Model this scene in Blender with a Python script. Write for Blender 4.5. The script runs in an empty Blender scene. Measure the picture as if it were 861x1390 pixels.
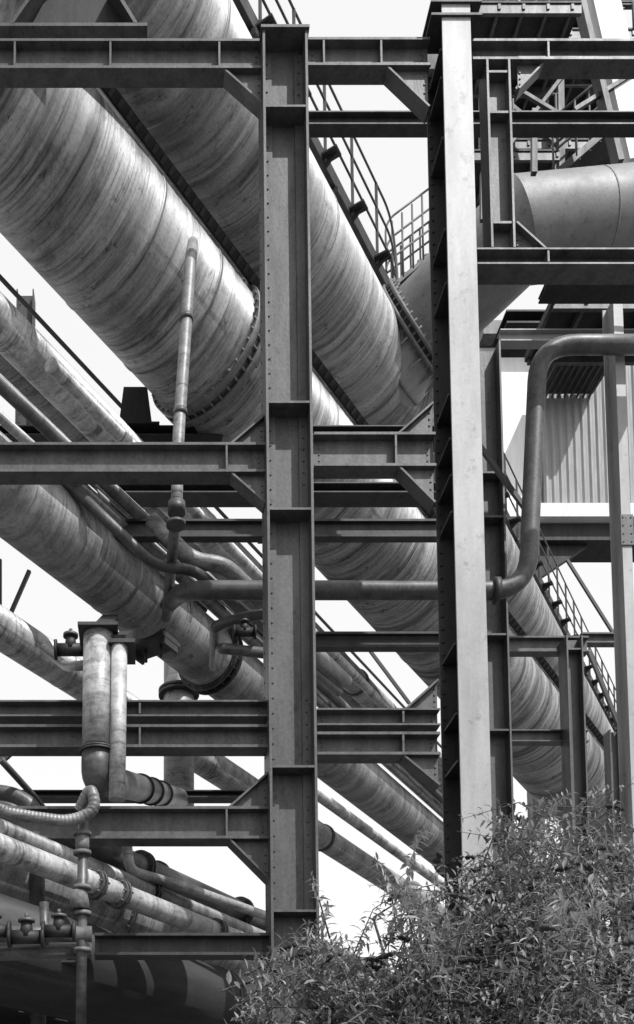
import bpy, bmesh, math, random
import numpy as np
from mathutils import Vector, Matrix
random.seed(7); rng=np.random.default_rng(11)
sc=bpy.context.scene
F=1400.0; PX=200.0; PY=1490.0; PITCH=math.radians(4.5); EYE=1.6
cp,sp=math.cos(PITCH),math.sin(PITCH)
def W(px,py,Y):
    """survey helper: bearing (px,py) of the site survey at distance Y -> metres"""
    xc=(px-PX)/F; yc=(PY-py)/F
    k=Y/(cp-yc*sp)
    return Vector((xc*k,Y,EYE+(sp+yc*cp)*k))
CAM=Vector((0,0,EYE))
D=(W(1150,1600,10)-CAM).normalized(); D.z=0; D.normalize()
D1=(W(1500,1906,10)-CAM).normalized()
S=Vector((D.y,-D.x,0)); UP=Vector((0,0,1)); XA=Vector((1,0,0)); YA=Vector((0,1,0))

# ---------------- materials ----------------
def nodes(name):
    m=bpy.data.materials.new(name); m.use_nodes=True
    nt=m.node_tree; b=nt.nodes['Principled BSDF']
    return m,nt,b
def grey(v): return (v,v,v,1)
def steel(name,lo,hi,rough=0.5,metal=0.0,scale=3.0,bump=0.15,streak=True,spec=.4,chip=0,fine=.35):
    m,nt,b=nodes(name); N=nt.nodes; L=nt.links
    tc=N.new('ShaderNodeTexCoord'); mp=N.new('ShaderNodeMapping'); L.new(tc.outputs['Object'],mp.inputs[0])
    mp.inputs['Scale'].default_value=(scale*2.2,scale*2.2,scale*(.45 if streak else 2))
    n1=N.new('ShaderNodeTexNoise'); n1.inputs['Scale'].default_value=1; n1.inputs['Detail'].default_value=9; n1.inputs['Roughness'].default_value=.65
    L.new(mp.outputs[0],n1.inputs['Vector'])
    n2=N.new('ShaderNodeTexNoise'); n2.inputs['Scale'].default_value=38; n2.inputs['Detail'].default_value=6
    L.new(tc.outputs['Object'],n2.inputs['Vector'])
    mx=N.new('ShaderNodeMath'); mx.operation='MULTIPLY_ADD'; L.new(n2.outputs['Fac'],mx.inputs[0]); mx.inputs[1].default_value=fine; 
    ml=N.new('ShaderNodeMath'); ml.operation='MULTIPLY'; L.new(n1.outputs['Fac'],ml.inputs[0]); ml.inputs[1].default_value=1.1-fine
    L.new(ml.outputs[0],mx.inputs[2])
    r=N.new('ShaderNodeValToRGB'); r.color_ramp.elements[0].position=.36; r.color_ramp.elements[1].position=.68
    r.color_ramp.elements[0].color=grey(lo); r.color_ramp.elements[1].color=grey(hi)
    L.new(mx.outputs[0],r.inputs[0]); out=r.outputs[0]
    if chip:
        n3=N.new('ShaderNodeTexNoise'); n3.inputs['Scale'].default_value=7; n3.inputs['Detail'].default_value=10; n3.inputs['Roughness'].default_value=.75
        L.new(tc.outputs['Object'],n3.inputs['Vector'])
        r3=N.new('ShaderNodeValToRGB'); r3.color_ramp.elements[0].position=.36; r3.color_ramp.elements[1].position=.43
        r3.color_ramp.elements[0].color=grey(1-chip); r3.color_ramp.elements[1].color=grey(1); L.new(n3.outputs['Fac'],r3.inputs[0])
        q=N.new('ShaderNodeMix'); q.data_type='RGBA'; q.blend_type='MULTIPLY'; q.inputs['Factor'].default_value=1
        L.new(out,q.inputs['A']); L.new(r3.outputs[0],q.inputs['B']); out=q.outputs['Result']
    L.new(out,b.inputs['Base Color'])
    rr=N.new('ShaderNodeMapRange'); L.new(n1.outputs['Fac'],rr.inputs[0]); rr.inputs[3].default_value=rough+.2; rr.inputs[4].default_value=rough-.12
    L.new(rr.outputs[0],b.inputs['Roughness']); b.inputs['Metallic'].default_value=metal
    b.inputs['Specular IOR Level'].default_value=spec
    bp=N.new('ShaderNodeBump'); bp.inputs['Strength'].default_value=bump; bp.inputs['Distance'].default_value=.02
    L.new(mx.outputs[0],bp.inputs['Height']); L.new(bp.outputs[0],b.inputs['Normal'])
    return m
def pipemat(name,lo,mid,hi,rough=.44,metal=.15,fx=.45,fz=5,stain=1.0,off=0):
    m,nt,b=nodes(name); N=nt.nodes; L=nt.links
    tc=N.new('ShaderNodeTexCoord')
    def noise(sx,sz,det,dist,w=0,ro=.6):
        w+=off
        mp=N.new('ShaderNodeMapping'); mp.inputs['Scale'].default_value=(sx,sx,sz); mp.inputs['Location'].default_value=(w,w*1.3,w*.7)
        L.new(tc.outputs['Object'],mp.inputs[0]); n=N.new('ShaderNodeTexNoise'); n.inputs['Scale'].default_value=1
        n.inputs['Detail'].default_value=det; n.inputs['Distortion'].default_value=dist; n.inputs['Roughness'].default_value=ro
        L.new(mp.outputs[0],n.inputs['Vector']); return n.outputs['Fac']
    def ramp(src,stops):
        r=N.new('ShaderNodeValToRGB'); e=r.color_ramp.elements
        e[0].position,e[0].color=stops[0][0],grey(stops[0][1]); e[1].position,e[1].color=stops[-1][0],grey(stops[-1][1])
        for p,c in stops[1:-1]:
            q=e.new(p); q.color=grey(c)
        L.new(src,r.inputs[0]); return r.outputs[0]
    def mul(x,y,fac=None):
        q=N.new('ShaderNodeMix'); q.data_type='RGBA'; q.blend_type='MULTIPLY'; q.inputs['Factor'].default_value=1
        if fac is not None: L.new(fac,q.inputs['Factor'])
        L.new(x,q.inputs['A']); L.new(y,q.inputs['B']); return q.outputs['Result']
    c=ramp(noise(fx*.6,fz*.7,8,.1,ro=.62),[(.34,lo*1.2),(.47,mid),(.62,hi)])            # broad soft bands
    mask1=ramp(noise(fx*1.1,fz*.2,3,.2,41),[(.36,.3),(.54,1)])
    mask2=ramp(noise(fx*1.6,fz*.25,4,.3,57),[(.40,0),(.54,1)])
    s=ramp(noise(fx*1.1,fz*2.1,9,.12,5,.68),[(.36,1-.82*stain),(.44,1-.4*stain),(.53,1)])  # hoop stains
    st=ramp(noise(fx*2.2,fz*8,7,.12,31,.68),[(.36,1-.7*stain),(.44,1-.2*stain),(.5,1)])   # fine hoop scratches
    patch=ramp(noise(fx*3.2,fz*.7,12,.3,83,.74),[(.38,1-.5*stain),(.44,1-.12*stain),(.5,1),(.64,1),(.7,1.15)]) # irregular blotches
    s2=ramp(noise(fx*9,fz*1.8,10,.2,11,.8),[(.36,1-.85*stain),(.41,1-.1*stain),(.45,1)])  # pitting
    drip=ramp(noise(fx*.7,fz*5,3,.05,91,.5),[(.31,.4),(.345,1)])                        # narrow runs round the pipe
    sp_=ramp(noise(30,34,6,0,3,.7),[(.3,.65),(.5,1),(.7,1.15)])
    c=mul(c,s,mask1); c=mul(c,st,mask2)
    for k in (patch,s2,drip,sp_): c=mul(c,k)
    L.new(c,b.inputs['Base Color'])
    b.inputs['Metallic'].default_value=metal
    rr=N.new('ShaderNodeMapRange'); L.new(noise(fx*4,fz*.6,8,.2,19),rr.inputs[0]); rr.inputs[3].default_value=rough+.2; rr.inputs[4].default_value=rough-.15
    L.new(rr.outputs[0],b.inputs['Roughness'])
    hn=noise(fx*4,fz*.8,9,.1,9)
    bp=N.new('ShaderNodeBump'); bp.inputs['Strength'].default_value=.3; bp.inputs['Distance'].default_value=.02
    L.new(hn,bp.inputs['Height']); L.new(bp.outputs[0],b.inputs['Normal'])
    return m
M={}
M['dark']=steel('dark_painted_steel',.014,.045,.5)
M['mid']=steel('mid_grey_painted_steel',.03,.095,.45,chip=.55)
M['light']=steel('pale_grey_and_sunlit_steel',.19,.36,.45,bump=.03,scale=1.1,fine=.15,chip=.3)  # pale grey paint; on the tall column's face it stands in for sunlight
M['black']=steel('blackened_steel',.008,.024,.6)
M['rust']=steel('mottled_rusty_steel',.04,.16,.65,scale=5,streak=False)
M['rail']=steel('railing_steel',.05,.11,.5)
M['flange']=steel('grey_flange_steel',.07,.17,.5,scale=3,streak=False,chip=.4)
M['main']=pipemat('weathered_main_coating',.1,.24,.36)
M['main2']=pipemat('weathered_main_coating_pale',.12,.27,.4,fx=.4,fz=4,stain=.88,off=13)
M['joint']=steel('pale_joint_plate',.18,.32,.42,scale=1.2,streak=False,chip=.35)
M['duct']=steel('grey_duct_plate',.1,.18,.5,scale=1.2,streak=False,chip=.35)
M['pipe']=pipemat('grey_pipe_coating',.13,.23,.33,fx=1.0,fz=4,stain=.75,off=3)
M['pipel']=pipemat('pale_pipe_coating',.22,.36,.48,fx=2.2,fz=4,stain=.75,off=7)
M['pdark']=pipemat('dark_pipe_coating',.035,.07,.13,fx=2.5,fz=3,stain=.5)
M['bend']=steel('bend_pipe_steel',.03,.1,.42,scale=3,streak=False,chip=.4)
M['clad']=steel('ribbed_cladding_paint',.2,.28,.55,bump=.03)
M['chute']=steel('pale_sheet_paint',.5,.66,.55,bump=.03)
M['concrete']=steel('white_render',.68,.8,.8,bump=.03)
M['ground']=steel('gravel_ground',.06,.15,.85,scale=.6,streak=False,bump=.4)
def leafmat(name,lo,hi):
    m,nt,b=nodes(name); N=nt.nodes; L=nt.links
    a=N.new('ShaderNodeAttribute'); a.attribute_name='tone'
    r=N.new('ShaderNodeValToRGB'); r.color_ramp.elements[0].color=grey(lo); r.color_ramp.elements[1].color=grey(hi)
    L.new(a.outputs['Fac'],r.inputs[0]); L.new(r.outputs[0],b.inputs['Base Color']); b.inputs['Roughness'].default_value=.6
    b.inputs['Specular IOR Level'].default_value=.25
    tr=N.new('ShaderNodeBsdfTranslucent'); L.new(r.outputs[0],tr.inputs['Color'])
    mx=N.new('ShaderNodeMixShader'); mx.inputs[0].default_value=.3
    L.new(b.outputs[0],mx.inputs[1]); L.new(tr.outputs[0],mx.inputs[2]); L.new(mx.outputs[0],N['Material Output'].inputs['Surface'])
    return m
M['leaf']=leafmat('foliage',.08,.34)
M['twig']=steel('twig_bark',.04,.1,.8,scale=8)
M['flower']=steel('seed_head',.015,.05,.9,scale=20)

# ---------------- mesh helpers ----------------
def face(bm,vs,smooth=False):
    try:
        f=bm.faces.new(vs); f.smooth=smooth; return f
    except ValueError: return None
def prism(bm,pts,vec):
    a=[bm.verts.new(p) for p in pts]; b=[bm.verts.new(Vector(p)+vec) for p in pts]
    face(bm,a[::-1]); face(bm,b)
    n=len(a)
    for i in range(n): face(bm,[a[i],a[(i+1)%n],b[(i+1)%n],b[i]])
def box(bm,c,sx,sy,sz):
    c=Vector(c); x,y,z=sx/2,sy/2,sz/2
    prism(bm,[c+Vector(q) for q in ((-x,-y,-z),(x,-y,-z),(x,y,-z),(-x,y,-z))],Vector((0,0,sz)))
def bar(bm,p0,p1,w,h,up=UP):
    p0,p1=Vector(p0),Vector(p1); d=(p1-p0).normalized(); s=d.cross(up)
    if s.length<1e-4: s=d.cross(YA)
    s.normalize(); u=s.cross(d)
    prism(bm,[p0+s*a*w/2+u*b*h/2 for a,b in((-1,-1),(1,-1),(1,1),(-1,1))],p1-p0)
def ibeam(bm,p0,p1,up,h,b,tf=.018,tw=.012):
    p0,p1=Vector(p0),Vector(p1); d=(p1-p0).normalized(); s=d.cross(up).normalized(); u=s.cross(d)
    H,B,t=h/2,b/2,tw/2
    pr=[(-B,-H),(B,-H),(B,-H+tf),(t,-H+tf),(t,H-tf),(B,H-tf),(B,H),(-B,H),(-B,H-tf),(-t,H-tf),(-t,-H+tf),(-B,-H+tf)]
    prism(bm,[p0+s*x+u*y for x,y in pr],p1-p0)
def cyl(bm,p0,p1,r0,r1=None,seg=20,caps=True):
    if r1 is None:r1=r0
    p0,p1=Vector(p0),Vector(p1); d=(p1-p0).normalized(); s=d.cross(UP)
    if s.length<1e-3: s=d.cross(YA)
    s.normalize(); u=s.cross(d)
    A=[];B=[]
    for i in range(seg):
        a=2*math.pi*i/seg; v=s*math.cos(a)+u*math.sin(a)
        A.append(bm.verts.new(p0+v*r0)); B.append(bm.verts.new(p1+v*r1))
    for i in range(seg): face(bm,[A[i],A[(i+1)%seg],B[(i+1)%seg],B[i]],True)
    if caps: face(bm,A[::-1]); face(bm,B)
def rivet(bm,p,n,r=.014):
    p=Vector(p); n=Vector(n); s=n.cross(UP)
    if s.length<.01: s=n.cross(XA)
    s.normalize(); u=s.cross(n)
    A=[bm.verts.new(p+(s*math.cos(i*math.pi/3)+u*math.sin(i*math.pi/3))*r) for i in range(6)]
    B=[bm.verts.new(p+n*r*.7+(s*math.cos(i*math.pi/3)+u*math.sin(i*math.pi/3))*r*.6) for i in range(6)]
    for i in range(6): face(bm,[A[i],A[(i+1)%6],B[(i+1)%6],B[i]])
    face(bm,B)
def fillet(pts,rad,n=8):
    pts=[Vector(p) for p in pts]; out=[pts[0]]
    for i in range(1,len(pts)-1):
        a,c,b=pts[i-1],pts[i],pts[i+1]; d=min(rad,(a-c).length*.48,(b-c).length*.48)
        q0=c+(a-c).normalized()*d; q1=c+(b-c).normalized()*d
        for k in range(n+1):
            t=k/n; out.append(q0*(1-t)**2+c*2*t*(1-t)+q1*t*t)
    out.append(pts[-1]); return out
def tube(bm,pts,r,seg=16,rad=None,caps=True,n_=8,smooth=True):
    if rad: pts=fillet(pts,rad,n_)
    pts=[Vector(p) for p in pts]; n=len(pts)
    s=None; rings=[]
    for i in range(n):
        d=((pts[min(i+1,n-1)]-pts[i]).normalized()+(pts[i]-pts[max(i-1,0)]).normalized())
        d.normalize()
        if s is None:
            s=d.cross(UP)
            if s.length<1e-2: s=d.cross(YA)
        s=(s-d*s.dot(d)).normalized(); u=d.cross(s)
        rr=r(i/(n-1)) if callable(r) else r
        rings.append([bm.verts.new(pts[i]+(s*math.cos(2*math.pi*k/seg)+u*math.sin(2*math.pi*k/seg))*rr) for k in range(seg)])
    for a,b in zip(rings,rings[1:]):
        for k in range(seg): face(bm,[a[k],a[(k+1)%seg],b[(k+1)%seg],b[k]],smooth)
    if caps: face(bm,rings[0][::-1]); face(bm,rings[-1])
COL=sc.collection
def mkobj(name,bm,mat,origin=Vector((0,0,0)),parent=None):
    bmesh.ops.recalc_face_normals(bm,faces=bm.faces)
    bmesh.ops.translate(bm,verts=bm.verts,vec=-Vector(origin))
    me=bpy.data.meshes.new(name); bm.to_mesh(me); bm.free()
    me.materials.append(mat if not isinstance(mat,str) else M[mat])
    o=bpy.data.objects.new(name,me); COL.objects.link(o)
    if parent is None: o.location=origin
    else: o.parent=parent
    return o
def tag(o,label,cat,group=None):
    o['label']=label; o['category']=cat
    if group: o['group']=group
def solo(name,bm,mat,origin,label,cat,group=None):
    o=mkobj(name,bm,mat,origin); tag(o,label,cat,group); return o
class Thing:
    def __init__(s,name,origin,label,cat,group=None):
        s.o=Vector(origin); e=bpy.data.objects.new(name,None); e.empty_display_size=.2; e.location=s.o; COL.objects.link(e); tag(e,label,cat,group); s.e=e
    def part(s,name,bm,mat,label=None):
        o=mkobj(name,bm,mat,s.o,s.e)
        if label:o['label']=label
        return o

# ---------------- straight pipes along the run ----------------
def flange_bm(z,R,k=1.13,th=.045,gap=.03,nb=28,br=.016):
    bm=bmesh.new()
    for a,b in((z-gap/2-th,z-gap/2),(z+gap/2,z+gap/2+th)):
        cyl(bm,(0,0,a),(0,0,b),R*k,seg=64)
    cyl(bm,(0,0,z-gap/2-.001),(0,0,z+gap/2+.001),R*1.03,seg=48)
    for i in range(nb):
        a=2*math.pi*i/nb; x,y=math.cos(a)*R*(1+k)/2*1.01,math.sin(a)*R*(1+k)/2*1.01
        cyl(bm,(x,y,z-gap/2-th-.03),(x,y,z+gap/2+th+.03),br,seg=6)
    return bm
def spipe(name,px,py,Y,R,t0,t1,mat,label,cat='pipe',group=None,flanges=(),bands=(),seg=40,fk=1.13,nb=20,fmat='mid',d=None,fth=None,fgap=.02):
    d=d or D
    p=W(px,py,Y); o0=p+d*t0; RZ=d.to_track_quat('Z','Y')
    bm=bmesh.new(); L=t1-t0
    cyl(bm,(0,0,0),(0,0,L),R,seg=seg)
    for b in bands:
        cyl(bm,(0,0,b-t0-.02),(0,0,b-t0+.02),R*1.008+.002,seg=seg)
    bmesh.ops.recalc_face_normals(bm,faces=bm.faces)
    me=bpy.data.meshes.new(name); bm.to_mesh(me); bm.free(); me.materials.append(M[mat])
    o=bpy.data.objects.new(name,me); COL.objects.link(o); o.location=o0; o.rotation_mode='QUATERNION'; o.rotation_quaternion=RZ
    tag(o,label,cat,group)
    for f in flanges:
        fb=flange_bm(f-t0,R,fk,th=fth or max(.02,R*.06),gap=fgap,nb=nb,br=max(.008,R*.024))
        bmesh.ops.recalc_face_normals(fb,faces=fb.faces)
        m2=bpy.data.meshes.new('flange'); fb.to_mesh(m2); fb.free(); m2.materials.append(M[fmat])
        c=bpy.data.objects.new('flange',m2); COL.objects.link(c); c.parent=o
    return o
G1='parallel gas mains on the pipe bridge'
spipe('gas_main_pipe',320,522,12,.75,-9,60,'main','widest streaked grey gas main with bolted flange joint','pipe',G1,flanges=[-.52,17],bands=[-6.2,-4.1,-2.2,-1.25,2.6,5.4,8.2,11],seg=96,nb=40,fmat='flange',fk=1.09,d=D1,fth=.08,fgap=.08)
spipe('gas_main_pipe',430,407,13,.75,-10.5,62,'main2','wide pale gas main beside the stair walkway','pipe',G1,flanges=[],bands=[-6.5,-3.7,-1,.9,1.35,5,8,12],seg=96)
spipe('service_pipe',300,905,12,.345,-9,60,'pipe','medium grey pipe with dark bolted flange collar','pipe',G1,flanges=[-.25,9],bands=[-4.4,-2.2,2.5],seg=64,nb=22,fmat='dark',fk=1.2,fgap=.1)
spipe('service_pipe',0,853,11,.215,-3,60,'pipel','pale slim pipe running under the mains','pipe',G1,flanges=[8.5],bands=[1.1,3],seg=40)
spipe('service_pipe',0,462,10,.265,-4,60,'pipe','grey pipe below the widest main','pipe',G1,flanges=[],bands=[.5,1.6,2.9],seg=40)
spipe('service_pipe',0,520,8.6,.06,-3,7.6,'pipel','slim pale pipe crossing behind the cross beams','pipe',G1,bands=[1,2.2],seg=20)
spipe('service_pipe',0,566,8.6,.045,-3,14,'pipe','thin pipe crossing behind the cross beams','pipe',G1,bands=[.7,1.9],seg=16)
spipe('service_pipe',450,893,16,.2,-9,40,'pipel','pale pipe seen between the columns','pipe',G1,flanges=[1.0],bands=[-4,-2,.2],seg=32)
spipe('service_pipe',0,376,10.5,.025,-4,30,'rail','thin conduit beside the mains','pipe',G1,seg=12)
spipe('service_pipe',480,905,17,.05,-8,30,'rail','thin conduit beside the mains','pipe',G1,seg=12)
spipe('service_pipe',430,925,13,.06,-7,30,'pdark','thin dark pipe under the mains','pipe',G1,seg=12)
spipe('service_pipe',470,905,15,.07,-7,30,'pipel','thin pale pipe under the mains','pipe',G1,seg=12)
spipe('service_pipe',120,668,9.2,.055,-.6,14,'pipe','thin grey pipe crossing over the medium pipe','pipe',G1,seg=14,bands=[.6,1.7])
spipe('service_pipe',150,680,9.6,.04,-.6,14,'pdark','thin dark pipe crossing over the medium pipe','pipe',G1,seg=14)
spipe('service_pipe',200,735,10,.05,-.9,14,'pdark','thin dark pipe crossing behind the cross beams','pipe',G1,seg=14)
spipe('service_pipe',440,1085,11,.06,-.6,40,'pipel','pale thin pipe low under the bridge','pipe',G1,seg=16)
GLW='low condensate pipes'
spipe('condensate_pipe',0,1150,6.5,.085,-2,4.6,'pipel','pale blotchy pipe with bolted couplings','pipe',GLW,flanges=[1.0,1.3,2.75],seg=28,nb=8,fk=1.35)
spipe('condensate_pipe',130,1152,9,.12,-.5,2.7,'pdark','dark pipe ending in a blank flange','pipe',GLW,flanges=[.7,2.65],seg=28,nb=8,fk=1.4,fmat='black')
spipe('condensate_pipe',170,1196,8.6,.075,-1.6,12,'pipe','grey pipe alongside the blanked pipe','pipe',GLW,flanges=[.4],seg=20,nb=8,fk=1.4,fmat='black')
spipe('condensate_pipe',120,1150,11.5,.15,-4,14,'pdark','dark pipe running behind the blanked pipe','pipe',GLW,flanges=[1.4],seg=20,nb=8,fk=1.35,fmat='black')
spipe('condensate_pipe',0,1245,8.4,.1,-2,14,'pipe','grey flanged pipe in the lower stack','pipe',GLW,flanges=[1.9],seg=24,nb=8,fk=1.35,fmat='dark')
spipe('drum_pipe',30,1205,10,.5,-5,1.9,'pipe','wide low drum behind the valves','pipe',bands=[-1,.4],flanges=[-.3,1.2],seg=56,nb=24,fk=1.08)
spipe('drum_pipe',190,1252,11,.34,-5.8,14,'pipe','wide low pipe behind the lowest beam','pipe',bands=[.6,2],flanges=[-.6],seg=40)
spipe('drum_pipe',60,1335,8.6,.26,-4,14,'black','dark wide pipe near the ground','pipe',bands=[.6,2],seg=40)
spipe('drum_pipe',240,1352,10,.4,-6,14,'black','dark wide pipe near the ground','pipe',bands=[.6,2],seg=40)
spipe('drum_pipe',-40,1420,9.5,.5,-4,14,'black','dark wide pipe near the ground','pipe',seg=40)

# ---------------- branch with mitred elbow ----------------
a=W(496,520,14.5); b=W(706,314,13.0); c=W(980,286,13.4)
th=Thing('branch_pipe',a,'wide mitred branch pipe rising off the gas main','pipe')
def mitre(bm,pts,Rs,seg=64,smooth=False):
    pts=[Vector(p) for p in pts]
    def frame(d):
        s=d.cross(YA).normalized(); return s,s.cross(d).normalized()
    n=len(pts); rings=[]
    for i,p in enumerate(pts):
        din=(p-pts[i-1]).normalized() if i else (pts[1]-p).normalized()
        dout=(pts[i+1]-p).normalized() if i<n-1 else din
        nn=(din+dout).normalized(); s,u=frame(din); ring=[]
        for k in range(seg):
            v=(s*math.cos(2*math.pi*k/seg)+u*math.sin(2*math.pi*k/seg))*Rs[i]
            ring.append(p+v-din*(v.dot(nn)/din.dot(nn)))
        rings.append(ring)
    for i in range(n-1):
        A=[bm.verts.new(q) for q in rings[i]]; B=[bm.verts.new(q) for q in rings[i+1]]
        for k in range(seg): face(bm,[A[k],A[(k+1)%seg],B[(k+1)%seg],B[k]],smooth)
bm=bmesh.new(); mitre(bm,[a,a.lerp(b,.17),a.lerp(b,.33)],[.745,.745,.66],seg=56,smooth=True); th.part('cone_joint',bm,'joint','pale plated cone joint')
bm=bmesh.new(); mitre(bm,[a.lerp(b,.33),b,c],[.6,.6,.6],seg=48,smooth=True); th.part('duct',bm,'duct')
d=(b-a).normalized()
bm=bmesh.new(); q=a.lerp(b,.35)
for o_ in (-.06,.05): cyl(bm,q+d*o_,q+d*(o_+.05),.77,seg=64)
s_=d.cross(YA).normalized(); u_=s_.cross(d)
for i in range(40):
    an=2*math.pi*i/40; v=(s_*math.cos(an)+u_*math.sin(an))*.72
    cyl(bm,q+v-d*.11,q+v+d*.14,.018,seg=6)
th.part('flange',bm,'flange')
bm=bmesh.new(); e=(c-b).normalized()
for t in (.35,): 
    qq=b+(c-b)*t; cyl(bm,qq,qq+e*.02,.604,seg=56)
for tt in (.17,): qq=a.lerp(b,tt); cyl(bm,qq-d*.02,qq+d*.02,.755,seg=56)
th.part('weld_band',bm,'duct')
bm=bmesh.new()
for k in range(14):
    an=(k+.5)*math.pi/7; v=(s_*math.cos(an)+u_*math.sin(an)); prism(bm,[q-d*.07+v*.66,q-d*.07+v*.76,q-d*.4+v*.69],v.cross(d)*.02)
th.part('stiffener',bm,'joint')

# ---------------- I beams in the portal frames ----------------
GB='riveted cross beams of the pipe bridge'
def fbeam(x0,x1,yt,yb,Y,b=.16,mat='mid',stiff=(),haunch=(),label='grey rolled steel cross beam between columns',group=GB,rows=True,name='steel_beam'):
    ym=(yt+yb)/2
    A=W(x0,ym,Y); B=W(x1,ym,Y); zt=W(x0,yt,Y).z; zb=W(x0,yb,Y).z
    yc=Y+b/2; zc=(zt+zb)/2; h=zt-zb
    t=Thing(name,(A.x,yc,zc),label,'steel beam',group)
    bm=bmesh.new(); ibeam(bm,(A.x,yc,zc),(B.x,yc,zc),UP,h,b,tf=.022 if h>.15 else .014)
    t.part('girder',bm,mat)
    for sx in stiff:
        X=W(sx,ym,Y).x; bm=bmesh.new(); box(bm,(X,Y+b/4-.002,zc),.016,b/2-.008,h-.046); t.part('stiffener',bm,mat)
    for hx,dx,dz in haunch:
        X=W(hx,ym,Y).x; zz=zt+.001 if dz>0 else zb-.001
        bm=bmesh.new(); c0=Vector((X,yc-.03,zz)); pts=[c0,c0+Vector((dx,0,0)),c0+Vector((0,0,dz))]
        prism(bm,pts,Vector((0,.014,0)))
        bar(bm,pts[1]+Vector((0,.03,0)),pts[2]+Vector((0,.03,0)),b*.9,.016,up=Vector((0,0,1)))
        n=4
        for i in range(n):
            q=c0+Vector((dx*.08*(1),0,dz*(i+.6)/n*.85)); rivet(bm,q,(0,-1,0),.011)
        t.part('gusset',bm,mat)
    if rows and Y<9:
        bm=bmesh.new()
        for ex in (A.x,B.x):
            for i in range(5):
                sg=1 if ex==A.x else -1
                rivet(bm,(ex+sg*.05,yc-.0065,zc+h*(-.36+.18*i)),(0,-1,0),.009)
        t.part('rivets',bm,mat)
    return t
YF=7.9
XL,XR=.953,1.324
fbeam(-150,357,52,92,YF,haunch=[(356,-.31,-.30)],stiff=(298,150,20),mat='mid')
fbeam(418,584,50,88,YF,haunch=[(582,-.34,-.36)],stiff=(518,440))
fbeam(642,960,52,80,YF,haunch=[],stiff=(745,))
fbeam(-150,361,600,640,YF,haunch=[(360,-.27,.24),(360,-.27,-.25)],stiff=(308,),mat='mid')
fbeam(427,592,586,632,YF,haunch=[(590,-.28,.26),(590,-.28,-.30)],stiff=(538,),mat='mid')
fbeam(-150,366,950,972,YF,b=.18,mat='mid',stiff=(190,)); fbeam(-150,366,983,1014,YF,b=.18,mat='mid',stiff=(190,))
fbeam(431,598,961,984,YF,b=.18,haunch=[(597,-.26,.24)],stiff=(548,)); fbeam(431,598,993,1024,YF,b=.18,haunch=[(597,-.28,-.24)],stiff=(548,))
fbeam(-150,367,1094,1138,YF,b=.2,haunch=[(366,-.31,.28),(366,-.31,-.32)],stiff=(308,),mat='mid')
fbeam(128,368,1266,1296,YF,b=.2,mat='dark')
fbeam(-150,115,1286,1306,YF,b=.2,mat='dark')
GR='rear cross beams under the mains'
fbeam(-200,600,577,590,11.9,b=.3,mat='dark',group=GR,label='dark rear beam carrying the pipe saddles')
fbeam(60,600,654,668,10.4,b=.25,mat='dark',group=GR,label='dark rear beam under the mains')
fbeam(95,600,704,728,9.6,b=.1,mat='dark',group=GR,label='dark rear beam under the mains')
fbeam(430,602,857,878,9.6,b=.1,mat='dark',group=GR,label='dark rear beam under the mains')
fbeam(-150,360,1072,1082,11.5,b=.2,mat='dark',group=GR,label='dark rear beam under the mains')
fbeam(690,800,863,884,12.2,b=.14,mat='mid',group=GR,label='grey beam on short posts')
fbeam(690,800,990,1006,12.2,b=.14,mat='mid',group=GR,label='grey beam on short posts')
fbeam(418,900,150,168,9.6,b=.14,mat='dark',group=GR,label='dark beam tying the column heads')
fbeam(790,960,858,872,14,b=.14,mat='mid',group=GR,label='grey beam on short posts')
fbeam(680,960,446,462,10.4,b=.12,mat='clad',group=GR,label='pale beam above the curved pipe')
fbeam(688,960,420,438,11,b=.5,mat='black',group=GR,label='dark boxed beam above the curved pipe')
fbeam(748,960,366,374,8.6,b=.3,mat='black',group=GR,label='dark boxed beam above the curved pipe')

# ---------------- columns ----------------
GC='riveted columns of the pipe bridge'
def col_stiff(t,X0,X1,Y0,Y1,z,mat='mid'):
    bm=bmesh.new(); box(bm,((X0+X1)/2,(Y0+Y1)/2,z),X1-X0,Y1-Y0,.018); t.part('stiffener',bm,mat)
t=Thing('steel_column',((XL+XR)/2,7.98,0),'dark riveted H column with web facing out','steel column',GC)
zt=W(387,40,7.8).z
bm=bmesh.new(); ibeam(bm,((XL+XR)/2,7.98,.02),((XL+XR)/2,7.98,zt),XA,XR-XL,.36,tf=.02,tw=.014)
for X in (XL+.02,XR-.02):
    sg=1 if X<1.1 else -1
    box(bm,(X+sg*.035,7.962,zt/2),.07,.018,zt-.1)
t.part('shaft',bm,'mid')
for y in (143,545,690,1040,1236):
    col_stiff(t,XL+.022,XR-.022,7.802,7.972,W(390,y,7.8).z)
bm=bmesh.new(); z=.3
while z<zt-.1:
    rivet(bm,(XL+.05,7.952,z),(0,-1,0),.0095); rivet(bm,(XL-.0005,8.06,z+.05),(-1,0,0),.010)
    z+=.125
for zz0 in (600,1115,980,80):
    zc=W(390,zz0,7.8).z
    for i in range(6): rivet(bm,(XR-.055,7.952,zc-.25+i*.1),(0,-1,0),.010)
t.part('rivets',bm,'mid')
bm=bmesh.new(); box(bm,((XL+XR)/2,7.98,.015),.6,.6,.03); t.part('base_plate',bm,'mid')
bm=bmesh.new(); box(bm,((XL+XR)/2,7.98,zt+.012),XR-XL+.03,.40,.024); t.part('cap_plate',bm,'mid')

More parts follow.
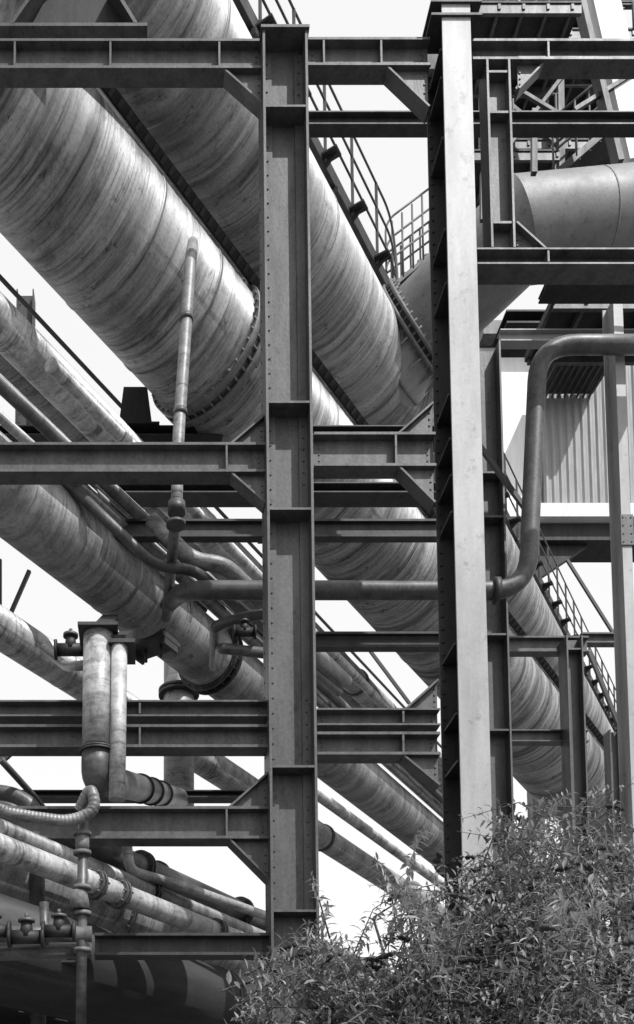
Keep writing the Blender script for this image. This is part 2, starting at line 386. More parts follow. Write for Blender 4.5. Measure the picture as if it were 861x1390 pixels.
t=Thing('steel_column',(2.555,8.0,0),'pale faced column with riveted dark flank','steel column',GC)
ztr=W(612,2,7.8).z
bm=bmesh.new(); box(bm,(2.555,7.81,ztr/2),.235,.02,ztr-.04); t.part('face_plate',bm,'light','face plate toned pale to stand in for sunlight')  # sunlight put into the plate's colour, pale against the dark web
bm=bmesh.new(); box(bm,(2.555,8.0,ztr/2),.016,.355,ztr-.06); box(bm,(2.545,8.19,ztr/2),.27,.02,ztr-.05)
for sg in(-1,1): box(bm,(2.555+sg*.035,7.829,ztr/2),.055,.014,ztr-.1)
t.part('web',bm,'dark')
z=.4
bm=bmesh.new()
while z<ztr-.1:
    rivet(bm,(2.435,8.178,z),(0,-1,0),.015); rivet(bm,(2.5465,7.88,z),(-1,0,0),.015); rivet(bm,(2.5465,8.12,z),(-1,0,0),.015); z+=.11
t.part('rivets',bm,'dark')
for y in (60,98,180,305,378,530,590,640,690,870,965,1030):
    zz=W(600,y,7.8).z; col_stiff(t,2.425,2.545,7.84,8.178,zz,'dark'); 
bm=bmesh.new(); box(bm,(2.555,8.0,.012),.5,.6,.024); t.part('base_plate',bm,'mid')
bm=bmesh.new(); zz=W(612,22,7.8).z; box(bm,(2.555,7.93,zz),.42,.3,.02); box(bm,(2.555,7.93,zz+.12),.42,.3,.02); t.part('cap_plate',bm,'dark')

def hcol(px,y,Y,w,b,z0,z1,mat,label,rot=False,stiff=(),group=GC,name='steel_column',rv=True,plates=()):
    X=W(px,y,Y).x; t=Thing(name,(X,Y+b/2,z0),label,'steel column',group)
    bm=bmesh.new(); ibeam(bm,(X,Y+b/2,z0),(X,Y+b/2,z1),YA if rot else XA,b if rot else w,w if rot else b,tf=.018,tw=.014)
    t.part('shaft',bm,mat)
    for s in stiff:
        bm=bmesh.new(); zz=W(px,s,Y).z; box(bm,(X,Y+b/4,zz),w-.04,b/2-.02,.02); t.part('stiffener',bm,mat)
    for s in plates:
        bm=bmesh.new(); zz=W(px,s,Y).z; box(bm,(X,Y-.008,zz),w+.03,.014,.3)
        for i in range(4):
            for sx in(-1,1): rivet(bm,(X+sx*w*.42,Y-.015,zz-.12+i*.08),(0,-1,0),.010)
        t.part('splice_plate',bm,'mid')
    if rv:
        bm=bmesh.new(); z=z0+.2
        while z<z1:
            rivet(bm,(X-w*.32,Y-.0005 if rot else Y+b/2-.007,z),(0,-1,0),.012); z+=.13
        t.part('rivets',bm,mat)
    return t
hcol(672,760,10,.24,.3,0,W(670,462,10).z,'mid','dark rear column beside the curved pipe',stiff=(640,700,860,990))
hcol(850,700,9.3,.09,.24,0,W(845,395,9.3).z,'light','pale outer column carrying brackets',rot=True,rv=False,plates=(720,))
hcol(783,950,12,.2,.26,0,W(783,862,12).z,'mid','short post under the beam end',stiff=(880,))
hcol(836,1010,14,.16,.2,0,W(836,990,14).z,'mid','short post under the beam end')
zt1=W(680,80,YF).z; zb1=W(680,335,YF).z
t=hcol(680,200,YF,.2,.2,zb1,zt1,'mid','hanging post between the head beam and bracket beam',stiff=(95,150,300),group=None,name='hanging_post')
fbeam(648,960,336,358,YF,b=.2,mat='mid',stiff=(745,),haunch=[(704,.24,.24)],label='grey bracket beam off the pale column')
fbeam(704,960,76,82,YF+.02,b=.12,mat='mid',haunch=[(704,.22,-.24)],label='grey angle under the head beam',rows=False)

# ---------------- saddles under main ----------------
def saddle(px0,px1,ytop,ybot,Y,mat='black'):
    A=W(px0,ytop,Y);B=W(px1,ytop,Y);C=W(px1,ybot,Y);E=W(px0,ybot,Y)
    t=Thing('pipe_saddle',E,'dark plate saddle seating the main on a beam','pipe support','saddles under the mains')
    bm=bmesh.new(); prism(bm,[E+Vector((-.06,0,0)),C+Vector((.06,0,0)),B,A],Vector((0,.03,0))); t.part('web_plate',bm,mat)
    bm=bmesh.new(); box(bm,((E+C)/2)+Vector((0,.1,-.012)),(C-E).length+.3,.3,.024); t.part('foot_plate',bm,mat)
saddle(168,200,525,576,11.9); saddle(285,322,530,576,12.0); saddle(520,560,520,585,14.8)
t=Thing('pipe_saddle',W(90,50,9.2),'dark plate saddle seating the main on a beam','pipe support','saddles under the mains')
bm=bmesh.new(); prism(bm,[W(18,50,8.4),W(60,-12,8.4),W(150,-12,8.4),W(185,50,8.4)],Vector((0,.04,0))); t.part('web_plate',bm,'black')
bm=bmesh.new(); bar(bm,W(18,48,8.35),W(60,-12,8.35),.2,.03); bar(bm,W(185,48,8.35),W(148,-12,8.35),.2,.03); bar(bm,W(0,50,8.35),W(200,50,8.35),.2,.03); t.part('edge_plate',bm,'mid')

v=(W(200,385,10.8)-CAM).normalized(); nr=D1.cross(v).normalized()
if nr.z<0: nr=-nr
p0=W(320,522,12)+nr*.79
sd=nr.cross(D1).normalized()
t=Thing('cable_rack',p0,'long dark toothed cable rack between the mains','cable rack')
bm=bmesh.new(); bar(bm,p0-D1*8,p0+D1*30,.14,.02,up=nr); bar(bm,p0-D1*8+nr*.05-sd*.07,p0+D1*30+nr*.05-sd*.07,.02,.09,up=nr); t.part('side_rail',bm,'black')
bm=bmesh.new()
for i in range(250):
    q=p0+D1*(-8+i*.13); bar(bm,q+nr*.05+sd*.1,q+nr*.05-sd*.1,.04,.08,up=nr)
t.part('rungs',bm,'dark')

# ---------------- stair walkway along the main ----------------
w0=W(532,398,14.5)
def walkway(w0,t0,t1,label):
    t=Thing('walkway',w0,label,'walkway')
    for off in (.02,-.55):
        bm=bmesh.new(); a=w0+D*t0+S*off; b=w0+D*t1+S*off
        bar(bm,a,b,.016,.2); bar(bm,a+UP*.1-S*.03,b+UP*.1-S*.03,.07,.012); bar(bm,a-UP*.1-S*.03,b-UP*.1-S*.03,.07,.014)
        t.part('stringer',bm,'dark')
    bm=bmesh.new(); n=int((t1-t0)/.1)
    for i in range(n):
        q=w0+D*(t0+i*.1); bar(bm,q-S*.54,q,.05,.03)
    t.part('deck_grating',bm,'dark')
    for off in (-.4,.05):
        for (u0,u1) in ((t0,-.1),(1.3,t1)):
            bm=bmesh.new()
            for h in (1.15,.78,.42):
                A=w0+D*u0+S*off; B=w0+D*u1+S*off
                if u1<0: tube(bm,[A+UP*h,B+UP*h,B+D*.22+UP*(h*.45),B+D*.22-UP*.02],.017,8,rad=.35)
                else: tube(bm,[A-D*.1,A-D*.05+UP*h,B+UP*h],.017,8,rad=.15)
            k=u0+.3
            while k<u1:
                q=w0+D*k+S*off; bar(bm,q-UP*.1,q+UP*1.15,.04,.016,up=D); k+=.9
            t.part('handrail',bm,'rail')
    bm=bmesh.new(); k=t0+.3
    while k<t1:
        q=w0+D*k; bar(bm,q+S*.02-UP*.04,q+S*.24-UP*.04,.16,.025); prism(bm,[q+S*.03-UP*.05,q+S*.22-UP*.05,q+S*.03-UP*.2],D*.02); k+=.9
    t.part('outrigger',bm,'black')
    bm=bmesh.new(); k=t0+1
    while k<t1:
        q=w0+D*k; bar(bm,q-UP*.16+S*.06,q-UP*.16-S*.7,.07,.08); k+=2.3
    t.part('bracket',bm,'dark')
walkway(w0,-10,45,'long narrow gantry walkway with tube handrails beside the main')
t=Thing('stairway',W(520,392,14.6),'short steel stair with railings over the branch pipe','stairs')
for yo in (0,.7):
    bm=bmesh.new()
    A=W(534,388,14.6)+YA*yo; B=W(602,330,14.6)+YA*yo
    bar(bm,A,B,.02,.06); t.part('stringer',bm,'dark')
    bm=bmesh.new()
    for h in (1.05,.72,.38): 
        tube(bm,[A-XA*.1+UP*.1,A-XA*.1+UP*h,B+UP*h],.016,8,rad=.2)
    for k in range(6):
        q=A.lerp(B,k/5); cyl(bm,q,q+UP*1.05,.016,seg=8)
    t.part('handrail',bm,'rail')
bm=bmesh.new()
for k in range(8):
    q=W(534,388,14.6).lerp(W(602,330,14.6),k/7); box(bm,q+YA*.35+UP*.03,.12,.68,.02)
t.part('tread',bm,'dark')
t=Thing('stairway',W(745,236,15),'steel stair climbing beside the gallery','stairs')
A0=W(752,238,15); B0=W(905,108,15)
for yo in (0,.8):
    bm=bmesh.new(); A=A0+YA*yo; B=B0+YA*yo
    bar(bm,A,B,.02,.1); t.part('stringer',bm,'dark'); bm=bmesh.new()
    for h in (.95,.5): cyl(bm,A+UP*h,B+UP*h,.02,seg=8)
    for k in range(6): q=A.lerp(B,k/5); cyl(bm,q,q+UP*.95,.018,seg=8)
    t.part('handrail',bm,'rail')
bm=bmesh.new()
for k in range(12): q=A0.lerp(B0,k/11); box(bm,q+YA*.4,.2,.78,.025)
t.part('tread',bm,'dark')

# ---------------- curved pipe, riser pipes ----------------
bm=bmesh.new(); tube(bm,[W(222,826,10.9),W(250,801,9.2),W(716,802,9.2),W(731,468,9.2),W(930,468,9.2)],.085,24,rad=.36)
t=Thing('curved_pipe',W(716,802,9.2),'dark mottled pipe bending up and over between columns','pipe'); t.part('pipe_body',bm,'bend')
bm=bmesh.new(); q=W(672,802,9.2); cyl(bm,q-XA*.03,q+XA*.03,.12,seg=24); t.part('flange',bm,'dark')
t=Thing('drop_pipe',W(228,830,9.4),'slim leaning drain pipe with couplings','pipe')
bm=bmesh.new(); tube(bm,[W(262,330,9.6),W(259,352,8.5),W(242,600,8.5),W(240,690,8.5),W(226,838,10.5)],.052,18,rad=.2); t.part('pipe_body',bm,'pipe')
bm=bmesh.new()
for y,x,r,h in ((432,253,.060,.05),(690,240,.075,.1),(712,239,.085,.03),(560,245,.06,.05)):
    q=W(x,y,8.5); cyl(bm,q-UP*h/2,q+UP*h/2,r,seg=18)
t.part('coupling',bm,'mid')
YV=7.55
t=Thing('drop_pipe',W(135,1050,YV),'thick vertical pipe with a dark segmented elbow','pipe')
bm=bmesh.new(); cyl(bm,W(134,862,YV),W(132,1020,YV),.115,seg=32); t.part('pipe_body',bm,'pipel')
bm=bmesh.new(); q=W(134,862,YV); box(bm,q+Vector((0,.03,.012)),.3,.36,.024); bar(bm,q+Vector((0,.12,.06)),W(150,842,10.2),.16,.1); t.part('hanger_plate',bm,'dark')
bm=bmesh.new(); tube(bm,[W(132,1020,YV),W(131,1056,YV+.02),W(165,1064,8.3),W(243,1084,11.6)],.117,28,rad=.3,n_=4,smooth=True); t.part('elbow',bm,'pdark')
bm=bmesh.new()
q=W(132.5,1020,YV); cyl(bm,q-UP*.014,q-UP*.002,.135,seg=28); cyl(bm,q+UP*.002,q+UP*.014,.135,seg=28)
qa=W(165,1064,8.3); qb=W(243,1084,11.6); dd=(qb-qa).normalized()
for tt in(.9,1.5,2.1): cyl(bm,qa+dd*tt,qa+dd*(tt+.04),.135,seg=28)
t.part('flange',bm,'dark')
t=Thing('drop_pipe',W(157,885,7.6),'slim pale vertical pipe under the clamp','pipe')
bm=bmesh.new(); cyl(bm,W(162,878,7.5),W(159,1086,7.5),.062,seg=20); t.part('pipe_body',bm,'pipel')
bm=bmesh.new(); q=W(162,878,7.5); box(bm,q+UP*.015+Vector((.02,.1,0)),.2,.34,.03); bar(bm,q+UP*.05,W(186,855,10.3),.1,.08); t.part('hanger_plate',bm,'dark')
YR=13.2
t=Thing('drop_pipe',W(245,830,YR),'short thick riser with blank flange on top','pipe')
bm=bmesh.new(); cyl(bm,W(243,826,YR),W(243,1125,YR),.2,seg=32); t.part('pipe_body',bm,'pipe')
bm=bmesh.new(); q=W(252,826,YR); cyl(bm,q,q+UP*.04,.3,seg=32); cyl(bm,q+UP*.055,q+UP*.1,.3,seg=32)
for i in range(14): a=i*math.pi/7; v=Vector((math.cos(a),math.sin(a),0))*.26; cyl(bm,q+v-UP*.03,q+v+UP*.13,.018,seg=6)
q=W(243,945,YR); cyl(bm,q,q+UP*.04,.27,seg=32); cyl(bm,q+UP*.05,q+UP*.09,.27,seg=32)
t.part('flange',bm,'black')
pc=W(200,824,10.75)
t=Thing('pipe_clamp',pc,'bolted saddle clamp wrapped round the medium pipe','pipe clamp')
bm=bmesh.new(); cyl(bm,pc-D*.02,pc+D*.3,.358,seg=56); cyl(bm,pc-D*.05,pc-D*.0,.39,seg=56); cyl(bm,pc+D*.27,pc+D*.32,.39,seg=56); t.part('clamp_band',bm,'flange')
bm=bmesh.new(); q=pc-UP*.38+D*.12
bar(bm,q-S*.24,q+S*.24,.34,.05)
for sx in(-.22,.22): bar(bm,q+S*sx-UP*.1,q+S*sx+UP*.2,.26,.03,up=S)
for sx in(-.1,.1): cyl(bm,q+S*sx-UP*.16,q+S*sx+UP*.02,.02,seg=8)
t.part('bracket_plate',bm,'dark')
def bent(pts,r,mat,label,rad=.25,group='slim branch pipes'):
    bm=bmesh.new(); tube(bm,[W(*p) for p in pts],r,18,rad=rad); o=W(*pts[0])
    return solo('branch_line_pipe',bm,mat,o,label,'pipe',group)
bent([(75,640,9.0),(212,770,9.3),(262,772,9.3),(350,845,10.2),(460,940,12)],.05,'pdark','slim dark pipe with swan neck bends')
bent([(205,705,9.4),(262,762,9.4),(305,766,9.4),(372,832,10.0),(470,925,12)],.075,'pipe','slim grey pipe with offset bends')
bent([(290,905,11),(292,850,9.4),(330,838,9.4),(372,832,9.4)],.05,'pdark','short dark link pipe',.1)
bent([(296,905,11.4),(300,880,9.4),(372,888,9.4)],.05,'pdark','short dark link pipe',.1)
bent([(60,880,10.8),(90,905,9.9),(130,902,8.4)],.045,'pdark','short dark link pipe',.15)
bent([(0,1030,8.6),(60,1096,9.4),(120,1200,10)],.03,'pdark','thin dark drain line')
bent([(-60,1070,9),(20,1078,9),(50,1098,9),(52,1390,9)],.07,'pdark','dark drain line with a swept bend')
bent([(170,1120,8.6),(176,1182,8.6),(250,1204,9.1),(380,1250,10)],.045,'pipel','pale drain line with a tight bend',.1)
def brace(a,b,w,mat='dark',label='thin steel brace between beams',name='steel_brace'):
    bm=bmesh.new(); bar(bm,W(*a),W(*b),w,w,up=YA); return solo(name,bm,mat,W(*a),label,'brace','light braces of the bridge')
brace((0,760,13),(0,830,13),.05); brace((40,775,13),(15,832,13),.05)
brace((0,1035,9.5),(28,1010,9.5),.05); brace((500,880,14),(556,955,14),.04); brace((430,735,16),(350,735,16),.05)
brace((725,150,11),(725,236,11),.06); brace((655,235,11),(655,300,11),.05)
brace((540,735,17),(600,830,17),.08,'dark'); brace((800,885,14),(846,1000,14),.05); brace((770,760,15),(861,905,15),.04)
brace((640,590,9.5),(720,700,9.5),.04)
hcol(34,420,14,.25,.25,W(34,455,14).z-3,W(34,392,14).z,'dark','dark post stub behind the mains',group=None,name='steel_post')

# ---------------- valves -----------------
def gate_valve(px,py,Y,s,label,ax=XA):
    c=W(px,py,Y); t=Thing('gate_valve',c,label,'valve','gate valves on small pipes')
    bm=bmesh.new(); cyl(bm,c-ax*.16*s,c+ax*.16*s,.07*s,seg=18)
    for k in(-1,1): cyl(bm,c+ax*k*.15*s,c+ax*k*.18*s,.11*s,seg=20)
    cyl(bm,c,c+UP*.16*s,.075*s,.05*s,seg=18); t.part('valve_body',bm,'black')
    bm=bmesh.new(); cyl(bm,c+UP*.15*s,c+UP*.18*s,.085*s,seg=18); cyl(bm,c+UP*.18*s,c+UP*.24*s,.02*s,seg=8)
    t.part('bonnet',bm,'mid')
gate_valve(96,882,8.0,.72,'black gate valve on the drop pipe')
gate_valve(332,858,9.3,.6,'black gate valve on a slim pipe')
gate_valve(80,1264,6.0,.55,'greasy black gate valve on the drain manifold')
gate_valve(36,1272,6.0,.6,'greasy black gate valve on the drain manifold')
gate_valve(-8,1264,6.0,.55,'greasy black gate valve on the drain manifold')
t=Thing('drain_manifold',W(112,1250,6.2),'rusty vertical manifold with flanged joints','pipe')
bm=bmesh.new(); tube(bm,[W(113,1100,6.2),W(110,1400,6.2)],.032,16); tube(bm,[W(-40,1268,6.2),W(125,1268,6.2)],.05,16); tube(bm,[W(-40,1296,6.3),W(125,1290,6.3)],.045,16); tube(bm,[W(60,1225,6.3),W(62,1300,6.3)],.03,12); t.part('pipe_body',bm,'pdark')
bm=bmesh.new()
for y in(1132,1158,1205,1240,1290): q=W(112,y,6.2); cyl(bm,q-UP*.012,q+UP*.012,.055,seg=16)
q=W(112,1145,6.2); cyl(bm,q-UP*.05,q+UP*.05,.043,seg=16)
q=W(108,1222,6.2); cyl(bm,q-UP*.06,q+UP*.06,.07,.045,seg=16); t.part('flange',bm,'rust')
bm=bmesh.new()
pts=fillet([W(-60,1080,6.1),W(20,1106,6.1),W(95,1116,6.1),W(131,1100,6.1),W(124,1066,6.1),W(108,1100,6.2)],.16,10)
fine=[]
for a,b in zip(pts,pts[1:]):
    n=max(1,int((b-a).length/.005))
    for i in range(n): fine.append(a.lerp(b,i/n))
ln=len(fine)
tube(bm,fine,lambda u:.036+.0014*math.sin(u*ln*.005/.022*math.pi*2),14)
solo('lagged_pipe',bm,'pipe',W(20,1106,6.1),'rope lagged grey pipe curling into the manifold','pipe')

# ---------------- right hand buildings ----------------
def wall_ribs(bm,P,Q,zt,zb,rib=.28,dep=.06):
    n=int((Q-P).length/(rib/4)); prev=None; nn=(Q-P).normalized().cross(UP)
    for i in range(n+1):
        q=P.lerp(Q,i/n); o_=nn*(dep if (i%4) in(0,1) else 0)
        a=bm.verts.new((q.x+o_.x,q.y+o_.y,zb)); b=bm.verts.new((q.x+o_.x,q.y+o_.y,zt))
        if prev: face(bm,[prev[0],a,b,prev[1]])
        prev=(a,b)
YB=26
def Zb(y): return W(760,y,YB).z
t=Thing('cast_house_building',W(760,692,YB),'pale industrial building with ribbed cladding','building')
bm=bmesh.new(); X0=W(738,560,YB).x; X1=W(1010,560,YB).x
wall_ribs(bm,Vector((X0,YB,0)),Vector((X1,YB,0)),Zb(466),Zb(690),.2,.045); t.part('ribbed_cladding',bm,'clad')
bm=bmesh.new(); XW=W(655,560,YB).x; box(bm,((XW+X0)/2-.05,YB+.8,(Zb(464)+Zb(690))/2),X0-XW,1.2,Zb(464)-Zb(690)); box(bm,((X0+X1)/2,YB+.8,(Zb(464)+Zb(690))/2),X1-X0-.1,1.2,Zb(464)-Zb(690)-.02); t.part('rendered_wall',bm,'concrete')
bm=bmesh.new(); box(bm,((XW+X1)/2,YB+.6,Zb(454)),X1-XW,1.7,Zb(445)-Zb(463)); t.part('eaves_beam',bm,'mid')
bm=bmesh.new(); box(bm,((XW+X1)/2,YB+.6,Zb(700)),X1-XW,1.7,Zb(691)-Zb(709)); t.part('floor_slab',bm,'chute')
bm=bmesh.new(); XG=W(732,720,YB).x; box(bm,((XG+X1)/2,YB+.5,Zb(722)),X1-XG,1.0,Zb(711)-Zb(733)); t.part('floor_girder',bm,'black')
bm=bmesh.new()
YC=24.6
za=W(790,487,YC).z
prism(bm,[Vector((W(752,485,YC).x,YC,za)),Vector((W(835,485,YC).x,YC,za)),Vector((W(835,485,YC).x,YB-.1,za+.1)),Vector((W(752,485,YC).x,YB-.1,za+.1))],UP*.12)
for i in range(9):
    X=W(752,485,YC).x+.1+i*.165; box(bm,(X,YC+.65,za-.03),.04,1.2,.06)
t.part('canopy',bm,'dark')
bm=bmesh.new(); X=W(735,720,YB).x; zz=Zb(734); prism(bm,[Vector((X,YB+.2,zz)),Vector((X+1.3,YB+.2,zz)),Vector((X,YB+.2,zz-.9))],YA*.2); t.part('gusset',bm,'black')
bm=bmesh.new(); X=W(728,720,YB).x; box(bm,(X,YB+.6,Zb(736)/2),.3,.4,Zb(736)); t.part('post',bm,'mid')
bm=bmesh.new(); X=W(1000,720,YB).x; box(bm,(X,YB+.6,Zb(736)/2),.3,.4,Zb(736)); t.part('post',bm,'mid')
YG=17
t=Thing('conveyor_gallery',W(720,0,YG),'raised conveyor gallery with joisted underside','building')
zG=W(720,-10,YG).z; xa=W(712,60,YG).x; xb=W(840,60,YG).x
bm=bmesh.new(); box(bm,((xa+xb)/2+.2,YG+1.5,zG+.06),xb-xa,3,.1); t.part('floor_plate',bm,'dark')
bm=bmesh.new()
for i in range(6): ibeam(bm,(xa,YG+.1+i*.55,zG-.08),(xb+.4,YG+.1+i*.55,zG-.08),UP,.16,.09,.012,.01)
t.part('joists',bm,'mid')
bm=bmesh.new()
for X in(xa+.2,xb): ibeam(bm,(X,YG-.1,zG-.28),(X,YG+3,zG-.28),UP,.3,.16)
t.part('girder',bm,'dark')
bm=bmesh.new(); wall_ribs(bm,Vector((xa,YG-.05,0)),Vector((xb+.5,YG-.05,0)),zG+3,zG+.1,.2,.04); wall_ribs(bm,Vector((xa,YG+3,0)),Vector((xa,YG-.05,0)),zG+3,zG+.1,.2,.04); t.part('ribbed_cladding',bm,'mid')
t=Thing('inclined_chute',W(840,120,14),'pale boxed chute with dark edge girder','chute')
bm=bmesh.new(); bar(bm,W(798,-60,14.2),W(865,230,14.2),.4,.4,up=YA); t.part('casing',bm,'chute')
bm=bmesh.new(); bar(bm,W(772,-60,14),W(840,225,14),.08,.2,up=YA); t.part('edge_girder',bm,'dark')
def platform(x0,x1,y,Y,dp,label,rail=True):
    A=W(x0,y,Y); B=W(x1,y,Y); t=Thing('service_platform',A,label,'platform','platforms at the gallery')
    bm=bmesh.new(); box(bm,((A.x+B.x)/2,Y+dp/2,A.z+.02),B.x-A.x,dp,.03); t.part('deck',bm,'black')
    bm=bmesh.new()
    for yy in(Y+.04,Y+dp-.04): bar(bm,(A.x,yy,A.z-.07),(B.x,yy,B.z-.07),.05,.14)
    k=A.x
    while k<B.x: bar(bm,(k,Y,A.z-.05),(k,Y+dp,A.z-.05),.04,.08); k+=.35
    t.part('joists',bm,'mid')
    if rail:
        bm=bmesh.new()
        for h in(.5,1.0): cyl(bm,A+UP*h,B+UP*h,.018,seg=8)
        k=0
        while A.x+k<=B.x: q=A+XA*k; cyl(bm,q,q+UP*1.0,.018,seg=8); k+=.7
        t.part('handrail',bm,'rail')
platform(640,760,205,15.5,.9,'dark grated platform with tube rail')
platform(690,960,190,16.2,1.0,'dark grated platform with tube rail')
platform(640,960,110,17.2,1.6,'dark grated platform with tube rail')
platform(690,960,40,15.8,1.4,'dark grated platform with tube rail')
platform(752,960,400,10.2,.8,'dark grated platform over the rear column',rail=False)
platform(645,790,4,13.5,1.2,'dark grated platform over the rear column',rail=False)
brace((700,120,13.8),(800,180,13.8),.05); brace((690,200,14),(790,70,14),.05); brace((780,150,14),(861,100,14),.06)
brace((655,90,16),(655,230,16),.1); brace((760,80,16),(762,232,16),.1); brace((655,110,16),(760,200,16),.06)
brace((700,20,16.5),(830,150,16.5),.08); brace((810,30,16.5),(730,150,16.5),.08)
bm=bmesh.new(); tube(bm,[W(648,378,9.1),W(720,386,9.1),W(790,372,9.1),W(960,388,9.1)],.016,8,rad=.3); solo('sagging_cable',bm,'black',W(648,384,9.1),'thick black cable sagging under the bracket beam','cable')
bm=bmesh.new(); tube(bm,[W(730,372,9.1),W(760,400,9.1),W(820,408,9.1),W(960,400,9.1)],.016,8,rad=.3); solo('sagging_cable',bm,'black',W(700,372,9.1),'thick black cable sagging under the bracket beam','cable')

# ---------------- bushes ----------------
def topy(x):
    xs=[-300,250,330,400,440,500,560,620,680,720,760,810,861,1000,1400]
    ys=[1352,1352,1340,1295,1230,1170,1155,1130,1075,1035,1045,1060,1070,1095,1150]
    return np.interp(x,xs,ys)+16*math.sin(x*.045)+11*math.sin(x*.11+1)
def make_bush(x0,x1,Y0,Y1,ns,label,name='butterfly_bush',lower=330,nl=(12,20),ll=(.05,.105)):
    verts=[];faces=[];tone=[];stems=[];flow=[]
    ncl=max(6,ns//9)
    cl=[]
    for i in range(ncl):
        x=random.uniform(x0,x1); u=random.random()**.6
        cl.append((x,topy(x)+30+u*lower,random.uniform(Y0,Y1),random.gauss(0,.45),random.uniform(0,.4)))
    for i in range(ns):
        cx_,cy_,cY,clean,ct=random.choice(cl)
        x=cx_+random.gauss(0,22); Y=min(Y1,max(Y0,cY+random.gauss(0,.13)))
        y=max(cy_+random.gauss(0,24),topy(x)+10)
        tip=W(x,y-(random.uniform(25,95) if random.random()<.14 else random.uniform(0,22)),Y)
        ln=random.uniform(.35,.7)
        lean=Vector((clean+random.gauss(0,.42),random.gauss(0,.45),1)).normalized()
        base=tip-lean*ln+Vector((random.gauss(0,.04),random.gauss(0,.04),0))
        midp=(base+tip)/2+Vector((random.gauss(0,.04),random.gauss(0,.04),.09))
        droop=Vector((lean.x,lean.y,0))*.4
        pts=[base,midp,tip+droop-UP*random.uniform(.02,.16)]
        stems.append(pts)
        n=random.randint(*nl); tn=ct+random.uniform(0,.35)
        for k in range(n):
            f=(k+.5)/n; p=base*(1-f)**2+midp*2*f*(1-f)+pts[2]*f*f
            ax=(midp-base)*(1-f)+(pts[2]-midp)*f; ax.normalize()
            ang0=(k%2)*math.pi/2+random.gauss(0,.3); s=ax.cross(UP); s=s.normalized() if s.length>.05 else XA.copy(); v=s.cross(ax)
            for m in(0,1):
                an=ang0+m*math.pi; out=s*math.cos(an)+v*math.sin(an)
                L=random.uniform(*ll)*(1-.4*f); wd=L*random.uniform(.17,.25)
                dr=(out+ax*random.uniform(.0,.7)-UP*random.uniform(.0,.6)).normalized()
                sd=dr.cross(UP); sd=sd.normalized() if sd.length>.05 else XA.copy()
                sd=(sd+Vector((random.gauss(0,.35),random.gauss(0,.35),random.gauss(0,.35)))).normalized()
                nn=sd.cross(dr); b=len(verts); w1=wd*.8
                verts+= [p, p+dr*L*.28+sd*w1*.85+nn*wd*.25, p+dr*L*.6+sd*w1*.8+nn*wd*.2-UP*L*.04, p+dr*L-UP*L*.17, p+dr*L*.6-sd*w1*.8+nn*wd*.2-UP*L*.04, p+dr*L*.28-sd*w1*.85+nn*wd*.25, p+dr*L*.45-UP*L*.01]
                faces+= [(b,b+1,b+6),(b+1,b+2,b+6),(b+2,b+3,b+6),(b+6,b+3,b+4),(b+6,b+4,b+5),(b,b+6,b+5)]
                tv=min(1,max(0,tn+random.gauss(.12,.18)+(.4 if random.random()<.05 else 0))); tone+= [tv]*7
        if random.random()<.15: flow.append((pts[2],(ax+droop*.8).normalized()))
    cx=W((x0+x1)/2,1300,(Y0+Y1)/2); o=Vector((cx.x,(Y0+Y1)/2,0))
    t=Thing(name,o,label,'bush','buddleia shrubs at the foot of the bridge')
    me=bpy.data.meshes.new('foliage'); me.from_pydata([tuple(v-o) for v in verts],[],faces)
    at=me.attributes.new('tone','FLOAT','POINT'); at.data.foreach_set('value',tone); me.materials.append(M['leaf'])
    ob=bpy.data.objects.new('foliage',me); COL.objects.link(ob); ob.parent=t.e
    bm=bmesh.new()
    for s in stems:
        tube(bm,[s[0],s[1]*.5+(s[0]+s[2])*.25,s[2]],lambda u:.0042*(1-u)+.0014,4,caps=False)
    t.part('stem',bm,'twig')
    bm=bmesh.new()
    for i in range(9):
        a=o+Vector((random.gauss(0,.08),random.gauss(0,.08),0)); s=random.choice(stems); e=s[0]
        tube(bm,[a,a.lerp(e,.5)+Vector((random.gauss(0,.1),random.gauss(0,.1),.2)),e],lambda u:.03*(1-u)+.008,6,rad=.5)
    t.part('trunk',bm,'twig')
    if flow:
        bm=bmesh.new()
        for p,ax in flow:
            L=random.uniform(.1,.2)
            for j in range(16):
                f=j/16; q=p+ax*L*f-UP*f*f*.05+Vector((random.gauss(0,.008),random.gauss(0,.008),0)); r=.014*(1-f)+.004
                cyl(bm,q,q+Vector((random.gauss(0,.01),random.gauss(0,.01),.012)),r,r*.5,seg=5)
        t.part('seed_head',bm,'flower')
make_bush(445,585,5.6,6.9,230,'sparse leafy buddleia bush with dried seed heads by the column foot')
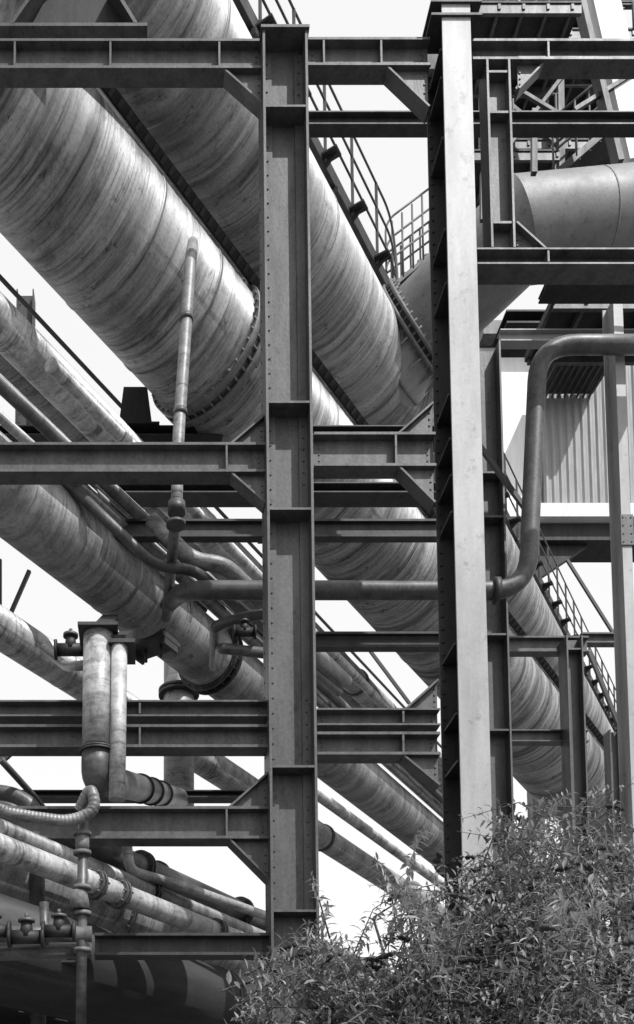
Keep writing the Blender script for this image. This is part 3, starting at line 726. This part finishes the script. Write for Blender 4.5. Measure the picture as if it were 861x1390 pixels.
make_bush(550,760,5.2,6.9,600,'leafy buddleia bush with dried seed heads by the column foot')
make_bush(700,960,5.0,6.9,700,'tall leafy buddleia bush with dried seed heads')
make_bush(340,460,5.4,6.3,70,'low leafy scrub at the column foot',lower=70)

# ---------------- ground ----------------
bm=bmesh.new()
prism(bm,[Vector((-1500,-1500,-.5)),Vector((1500,-1500,-.5)),Vector((1500,1500,-.5)),Vector((-1500,1500,-.5))],UP*.5)
g=mkobj('ground',bm,'ground'); g['kind']='structure'; g['label']='gravelly industrial ground'

# ---------------- light ----------------
w=bpy.data.worlds.new('World'); sc.world=w; w.use_nodes=True
nt=w.node_tree; N=nt.nodes; L=nt.links; bg=N['Background']
sky=N.new('ShaderNodeTexSky'); sky.sky_type='NISHITA'; sky.sun_disc=False
SV=Vector((.5,-.66,1.05)).normalized()
el=math.asin(SV.z); az=math.atan2(SV.x,SV.y)
sky.sun_elevation=el; sky.sun_rotation=az; sky.dust_density=3
bw=N.new('ShaderNodeRGBToBW'); L.new(sky.outputs[0],bw.inputs[0])
ma=N.new('ShaderNodeMath'); ma.operation='MULTIPLY_ADD'; ma.inputs[1].default_value=.6; ma.inputs[2].default_value=6.4
L.new(bw.outputs[0],ma.inputs[0]); L.new(ma.outputs[0],bg.inputs['Color']); bg.inputs['Strength'].default_value=.13
sl=bpy.data.lights.new('sun','SUN'); sl.energy=5; sl.angle=math.radians(.5); sl.color=(1,1,1)
so=bpy.data.objects.new('sun',sl); COL.objects.link(so); so.rotation_mode='QUATERNION'; so.rotation_quaternion=SV.to_track_quat('Z','Y'); so.location=(10,-10,30)
# ---------------- camera ----------------
cd=bpy.data.cameras.new('camera'); co=bpy.data.objects.new('camera',cd); COL.objects.link(co)
co.location=CAM; co.rotation_euler=(math.pi/2+PITCH,0,0); cd.sensor_width=36; cd.lens=36*F/1390
cd.shift_x=(430.5-PX)/1390; cd.shift_y=(PY-695)/1390; cd.clip_end=3000; cd.clip_start=.05
sc.camera=co
sc.view_settings.view_transform='Standard'; sc.view_settings.look='None'; sc.view_settings.exposure=0
